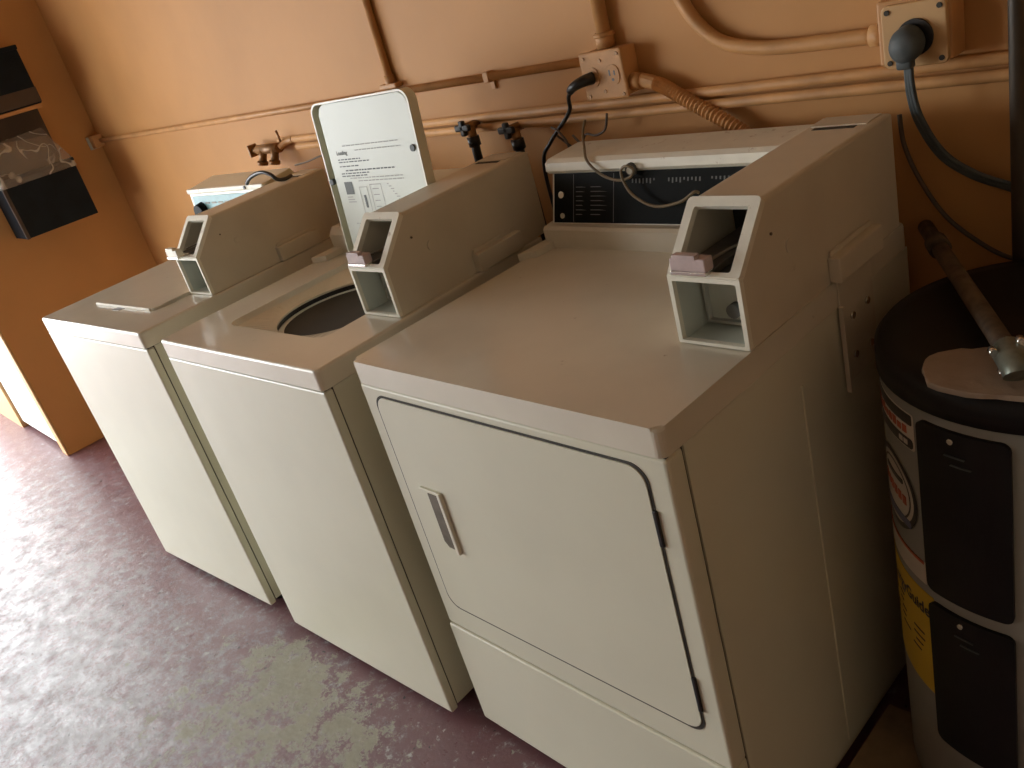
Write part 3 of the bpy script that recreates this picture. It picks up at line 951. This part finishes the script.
# taps and hose behind the middle washer
for k, (x, z, lab) in enumerate(((-0.355, 1.140, 'black hose tap with a black hose hanging from it behind the middle washer'), (-0.205, 1.125, 'black hose tap with cross handle nearer the black power cord'))):
    t = thing('hose_tap', lab, 'tap', (0, 0, 0), 0, 'taps behind the middle washer')
    obj('tap_body', CY((x, 0.74, z), (x, 0.694, z), 0.011, 12), 'brass', t)
    obj('tap_handle', B(x - 0.026, x + 0.026, 0.684, 0.695, z - 0.006, z + 0.010, bev=0.004), 'black', t)
    obj('tap_handle', B(x - 0.008, x + 0.008, 0.684, 0.696, z - 0.018, z + 0.020, bev=0.004), 'black', t)
    obj('nozzle', CY((x + 0.012, 0.705, z), (x + 0.016, 0.70, z - 0.030), 0.011, 12), 'brass', t)
    obj('collar', CY((x + 0.016, 0.70, z - 0.022), (x + 0.017, 0.70, z - 0.045), 0.0155, 14), 'black', t)
    obj('hose', T([(x + 0.017, 0.70, z - 0.04), (x + 0.016, 0.70, z - 0.09), (x + 0.01, 0.715, z - 0.2), (x + 0.01, 0.715, z - 0.5)], 0.011, 10, 6), 'black', t)

# black hook-shaped cable and dusty wires behind the left coin box
CABLE = [(0.462, 0.548, 1.098), (0.484, 0.546, 1.110), (0.522, 0.546, 1.122), (0.568, 0.546, 1.127), (0.597, 0.550, 1.117), (0.612, 0.556, 1.101), (0.612, 0.580, 1.0935), (0.60, 0.61, 1.0935)]
lw1 = Matrix.Translation((-1.5244, -0.110, 0)) @ Matrix.Rotation(0.0733, 4, 'Z')
tag(obj('cable', T([lw1 @ Vector(v) for v in CABLE], 0.0055, 8, 6), 'black'),
    'black cable arching above the left washer console', 'cable')
tag(obj('wire', T([lw1 @ Vector(v) for v in [(0.50, 0.70, 1.10), (0.56, 0.705, 1.105), (0.62, 0.71, 1.115), (0.68, 0.72, 1.12), (0.74, 0.73, 1.125), (0.76, 0.735, 1.05)]], 0.003, 6, 6), 'wireyellow'),
    'dusty tan wire lying behind the left coin box', 'wire')

# right corner: riser pipe and thin cable
tag(obj('riser_pipe', T([(0.856, 0.704, 0.0), (0.856, 0.704, 2.59)], 0.0105, 12), 'pipedark'), 'dark vertical pipe on the wall at the right edge', 'pipe')
tag(obj('cable', T([(0.668, 0.742, 1.08), (0.676, 0.735, 1.03), (0.70, 0.73, 0.973), (0.736, 0.73, 0.913), (0.781, 0.73, 0.872), (0.833, 0.73, 0.842), (0.90, 0.73, 0.835)], 0.004, 8, 6), 'wirebrown'),
    'thin brown cable sagging along the wall behind the water heater', 'cable')

# ------------------------------------------------------------------ water heater
HX, HY, HR = 0.973, 0.487, 0.222
HB = 0.045
t = thing('water_heater', 'grey and black electric water heater standing right of the dryer', 'water heater', (HX, HY, 0))


def cylpt(a, z, r=HR):
    return Vector((r * math.cos(math.radians(a)), r * math.sin(math.radians(a)), z))


obj('tank', lathe(bmesh.new(), [(0.0001, HB), (HR - 0.01, HB), (HR, HB + 0.01), (HR, 0.822), (0.0001, 0.822)], 0, 0, 72), 'heater', t)
obj('top_cap', lathe(bmesh.new(), [(HR + 0.001, 0.800 + 0.02), (HR + 0.004, 0.820), (HR + 0.004, 0.852), (HR - 0.004, 0.862), (HR - 0.03, 0.864), (0.0001, 0.864)], 0, 0, 72), 'heaterblack', t)


def curved(a0, a1, z0, z1, r0, r1, rc=0.012, n=14):
    """curved plate on the tank with rounded corners"""
    arc = math.radians(a1 - a0) * HR
    lp = rrect(0, arc, z0, z1, rc, 4)
    dense = []
    for i in range(len(lp)):
        (u0, v0), (u1, v1) = lp[i], lp[(i + 1) % len(lp)]
        m = max(1, int(abs(u1 - u0) / 0.012))
        dense += [(u0 + (u1 - u0) * k / m, v0 + (v1 - v0) * k / m) for k in range(m)]
    b = bmesh.new()
    nu = n
    # grid fill: columns across the arc, clipped to the rounded loop
    def vr(u):
        if u < rc:
            return rc - math.sqrt(max(0, rc * rc - (rc - u) ** 2))
        if u > arc - rc:
            return rc - math.sqrt(max(0, rc * rc - (u - arc + rc) ** 2))
        return 0.0
    us = [0, rc * 0.1, rc * 0.3, rc * 0.6, rc] + [rc + (arc - 2 * rc) * k / nu for k in range(1, nu)] + [arc - rc, arc - rc * 0.6, arc - rc * 0.3, arc - rc * 0.1, arc]
    rows = []
    for u in us:
        a = a0 + math.degrees(u / HR)
        e = vr(u)
        rows.append([b.verts.new(cylpt(a, z, r)) for z, r in ((z0 + e, r0), (z0 + e, r1), (z1 - e, r1), (z1 - e, r0))])
    for p, q in zip(rows, rows[1:]):
        for k in range(3):
            b.faces.new((p[k], q[k], q[k + 1], p[k + 1]))
    b.faces.new(rows[0])
    b.faces.new(rows[-1][::-1])
    return b


for z0, z1 in ((0.520, 0.804), (0.215, 0.496)):
    pn = obj('access_panel', curved(-117.5, -85.5, z0, z1, HR - 0.001, HR + 0.006), 'heaterblack', t)
    obj('panel_screw', CY(cylpt(-103.5, z1 - 0.012, HR + 0.005), cylpt(-103.5, z1 - 0.012, HR + 0.009), 0.004, 12), 'chrome', pn)
    for k in range(2):
        obj('panel_ridge', curved(-104 - 2 * k, -97 - 2 * k, z1 - 0.036 - 0.013 * (1 - k), z1 - 0.034 - 0.013 * (1 - k), HR + 0.005, HR + 0.008, 0.0008, 5), 'plug', pn)
obj('label_border', curved(-158, -120.5, 0.742, 0.800, HR, HR + 0.0008, 0.004), 'labelwhite', t)
lb = obj('warning_label', curved(-157, -121.2, 0.782, 0.7985, HR, HR + 0.0014, 0.003), 'black', t)
b = bmesh.new()
rnd = random.Random(9)
for k in range(9):
    a = -155 + k * 3.5
    bb = curved(a, a + 2.6, 0.7655, 0.7775 + rnd.uniform(-.002, .002), HR, HR + 0.0014, 0.001, 3)
    join(b, bb)
obj('red_lettering', b, 'labelred', lb)
obj('black_band', curved(-157, -121.2, 0.744, 0.760, HR, HR + 0.0014, 0.006), 'black', lb)
b = bmesh.new()
for a in (-150, -129.5, -126.5):
    join(b, curved(a, a + 2.4, 0.748, 0.756, HR, HR + 0.0018, 0.001, 3))
obj('white_lettering', b, 'labelwhite', lb)['kind'] = 'stuff'


def disc(a_c, z_c, ru, rz, r, n=36, r_in=0.0):
    b = bmesh.new()
    V = []
    for s in (1.0, r_in):
        V.append([b.verts.new(cylpt(a_c + math.degrees(ru * s * math.cos(2 * PI * k / n) / HR), z_c + rz * s * math.sin(2 * PI * k / n), r)) for k in range(n)])
    if r_in:
        for k in range(n):
            b.faces.new((V[0][k], V[0][(k + 1) % n], V[1][(k + 1) % n], V[1][k]))
    else:
        for v in V[1]:
            b.verts.remove(v)
        b.faces.new(V[0])
    return b


# round emblem sticker, built in rings of cylinder-hugging quads
def ring_disc(a_c, z_c, rad, r, r_in=0.0):
    b = bmesh.new()
    n, m = 36, 5
    rows = []
    for j in range(m + 1):
        s = r_in + (1 - r_in) * j / m if r_in or j else 0.02
        rows.append([b.verts.new(cylpt(a_c + math.degrees(rad * s * math.cos(2 * PI * k / n) / HR), z_c + rad * s * math.sin(2 * PI * k / n), r)) for k in range(n)])
    for p, q in zip(rows, rows[1:]):
        for k in range(n):
            b.faces.new((p[k], p[(k + 1) % n], q[(k + 1) % n], q[k]))
    return b


em = obj('round_emblem', ring_disc(-138, 0.648, 0.066, HR + 0.0010), 'labelwhite', t)
obj('emblem_ring', ring_disc(-138, 0.648, 0.066, HR + 0.0016, 0.86), 'black', em)
obj('emblem_inner_ring', ring_disc(-138, 0.648, 0.050, HR + 0.0016, 0.93), 'black', em)
b = bmesh.new()
for k in range(6):
    join(b, curved(-149 + k * 3.6, -146.4 + k * 3.6, 0.640 - 0.001 * k, 0.655 - 0.001 * k, HR, HR + 0.0018, 0.001, 3))
obj('red_lettering', b, 'labelred', em)
obj('blue_band', curved(-150, -126, 0.598, 0.611, HR, HR + 0.0019, 0.004), 'labelblue', em)
obj('black_band', curved(-146, -130, 0.668, 0.676, HR, HR + 0.0018, 0.002), 'black', em)
obj('paper_label', curved(-158, -119.3, 0.515, 0.556, HR, HR + 0.0010, 0.002), 'labelwhite', t)
obj('paper_label_stripe', curved(-158, -120, 0.551, 0.556, HR, HR + 0.0015, 0.001), 'labelred', t)
en = obj('energy_label', curved(-160, -116.2, 0.297, 0.498, HR, HR + 0.0010, 0.002), 'yellow', t)
b = text_mesh('EnergyGuide', 0.034, 0.0010)
ex = max(v.co.x for v in b.verts)
for v in b.verts:
    v.co = cylpt(-153 + 34.5 * v.co.x / ex, 0.454 + v.co.y * 0.9, HR + 0.0016)
obj('energy_lettering', b, 'black', en)
b = bmesh.new()
rnd = random.Random(4)
for j in range(6):
    z = 0.435 - j * 0.014
    for k in range(3):
        a = -156 + k * 12 + rnd.uniform(0, 3)
        if rnd.random() < 0.75:
            join(b, curved(a, a + rnd.uniform(3, 8), z, z + 0.003, HR, HR + 0.0014, 0.0008, 4))
obj('energy_small_print', b, 'boxbrown', en)
# tan foam spilled on the top with a fitting
n = 40
rnd = random.Random(12)
b = bmesh.new()
lp = []
for k in range(n):
    a = 2 * PI * k / n
    r = 0.088 * (1 + 0.10 * math.sin(2 * a + 0.6) + 0.05 * math.sin(5 * a) + rnd.uniform(-.02, .02))
    lp.append((0.975 + r * 1.15 * math.cos(a) - HX, 0.325 + r * 0.78 * math.sin(a) - HY))
prism(b, lp, UPZ, 0.8635, 0.871, bev=0.003)
obj('foam_patch', b, 'foam', t)

# slanting pipe from the wall to the heater top
t = thing('slanted_pipe', 'rusty slanted pipe leading from the wall to the water heater top', 'pipe')
P1, P2 = Vector((0.702, 0.735, 0.890)), Vector((0.983, 0.300, 0.8975))
obj('tube', T([P1, P2], 0.0125, 14), 'rust', t)
d = (P2 - P1).normalized()
obj('coupling', CY(P1 + d * 0.08, P1 + d * 0.115, 0.017, 16), 'rust', t)
obj('elbow', T([P2 - d * 0.03, P2, P2 + d * 0.018 + Vector((0, 0, -0.003)), P2 + d * 0.024 + Vector((0, 0, -0.007))], 0.0185, 16, 5), 'fitting', t)
for k in range(4):
    a = PI / 2 * k + 0.4
    u_ = d.orthogonal().normalized()
    w_ = d.cross(u_)
    c_ = P2 - d * 0.012 + (u_ * math.cos(a) + w_ * math.sin(a)) * 0.022
    obj('flange_bolt', CY(c_ - d * 0.006, c_ + d * 0.006, 0.005, 8), 'chrome', t)

# planks under the heater
for k, (y0, y1, x0, lab) in enumerate(((0.225, 0.445, 0.705, 'weathered plank end sticking out under the water heater beside the dryer'), (0.452, 0.70, 0.80, 'weathered plank under the rear of the water heater'))):
    b = B(x0, 1.26, y0, y1, 0.0, HB, bev=0.004)
    tag(obj('wooden_plank', b, 'wood'), lab, 'plank', 'planks under the water heater')

# ------------------------------------------------------------------ bin, bag and shelf on the left wall
t = thing('wall_shelf', 'orange wall shelf with dark back panel on the left wall', 'shelf')
obj('board', B(XL + 0.0005, -2.800, 0.12, 0.548, 1.440, 1.455, bev=0.002), 'wallpaint', t)
obj('back_panel', B(XL + 0.0005, XL + 0.012, 0.12, 0.560, 1.20, 1.439), 'boxbrown', t)
t = thing('storage_box', 'dark box with a brown band standing on the orange wall shelf', 'box')
obj('box_body', B(XL + 0.01, -2.803, 0.16, 0.556, 1.456, 1.680, bev=0.004), 'navy', t)
obj('brown_band', B(XL + 0.02, -2.8015, 0.165, 0.5572, 1.462, 1.522, bev=0.001), 'boxbrown', t)
obj('box_lid', B(XL + 0.006, -2.799, 0.157, 0.559, 1.672, 1.690, bev=0.003), 'navy', t)
t = thing('waste_bin', 'blue-black waste bin fixed to the left wall under the shelf', 'bin')
b = bmesh.new()
bxo = [(XL + 0.001, -2.752), (0.244, 0.556)]
box(b, -2.760, -2.752, 0.244, 0.553, 0.974, 1.218, bev=0.002)
box(b, XL + 0.001, XL + 0.008, 0.244, 0.553, 0.974, 1.218)
box(b, XL + 0.008, -2.760, 0.244, 0.251, 0.974, 1.218)
box(b, XL + 0.008, -2.760, 0.546, 0.553, 0.974, 1.218)
box(b, XL + 0.008, -2.760, 0.251, 0.546, 0.974, 0.982)
obj('bin_body', b, 'navy', t)
obj('lit_corner_edge', B(-2.762, -2.750, 0.241, 0.256, 0.972, 1.215, bev=0.002), 'boxbrown', t)  # light catching the bin's corner edge, put in as a brown strip
obj('rim', B(-2.764, -2.748, 0.240, 0.557, 1.208, 1.222, bev=0.003), 'navy', t)
# crumpled clear liner standing out of the bin and folded over its rim
from mathutils import noise as mn
b = bmesh.new()
nu, nv = 84, 16
lp = rrect(XL + 0.016, -2.744, 0.236, 0.561, 0.02, 20)
rows = []
for j in range(nv + 1):
    f = j / nv
    row = []
    for k, (u, v) in enumerate(lp):
        if f < 0.15:
            z = 1.186 + (1.226 - 1.186) * f / 0.15
            sh = 0.0
        else:
            g = (f - 0.15) / 0.85
            z = 1.226 + 0.15 * g * (0.85 + 0.45 * mn.noise(Vector((u * 5, v * 7, 3.1))))
            sh = 0.22 * g + 0.10 * g * abs(mn.noise(Vector((u * 7, v * 11, z * 5)))) * 2
        cxm, cym = -2.84, 0.40
        jx = 0.028 * mn.noise(Vector((u * 12, v * 16, z * 7))) * min(1, f * 3)
        row.append(b.verts.new((max(XL + 0.014, u + (cxm - u) * sh + jx), v + (cym - v) * sh + jx, z)))
    rows.append(row)
m_ = len(lp)
for p, q in zip(rows, rows[1:]):
    for k in range(m_):
        f = b.faces.new((p[k], p[(k + 1) % m_], q[(k + 1) % m_], q[k]))
        f.smooth = True
tag(obj('plastic_bag', b, 'film'), 'crumpled clear plastic bag lining the wall bin', 'bag')
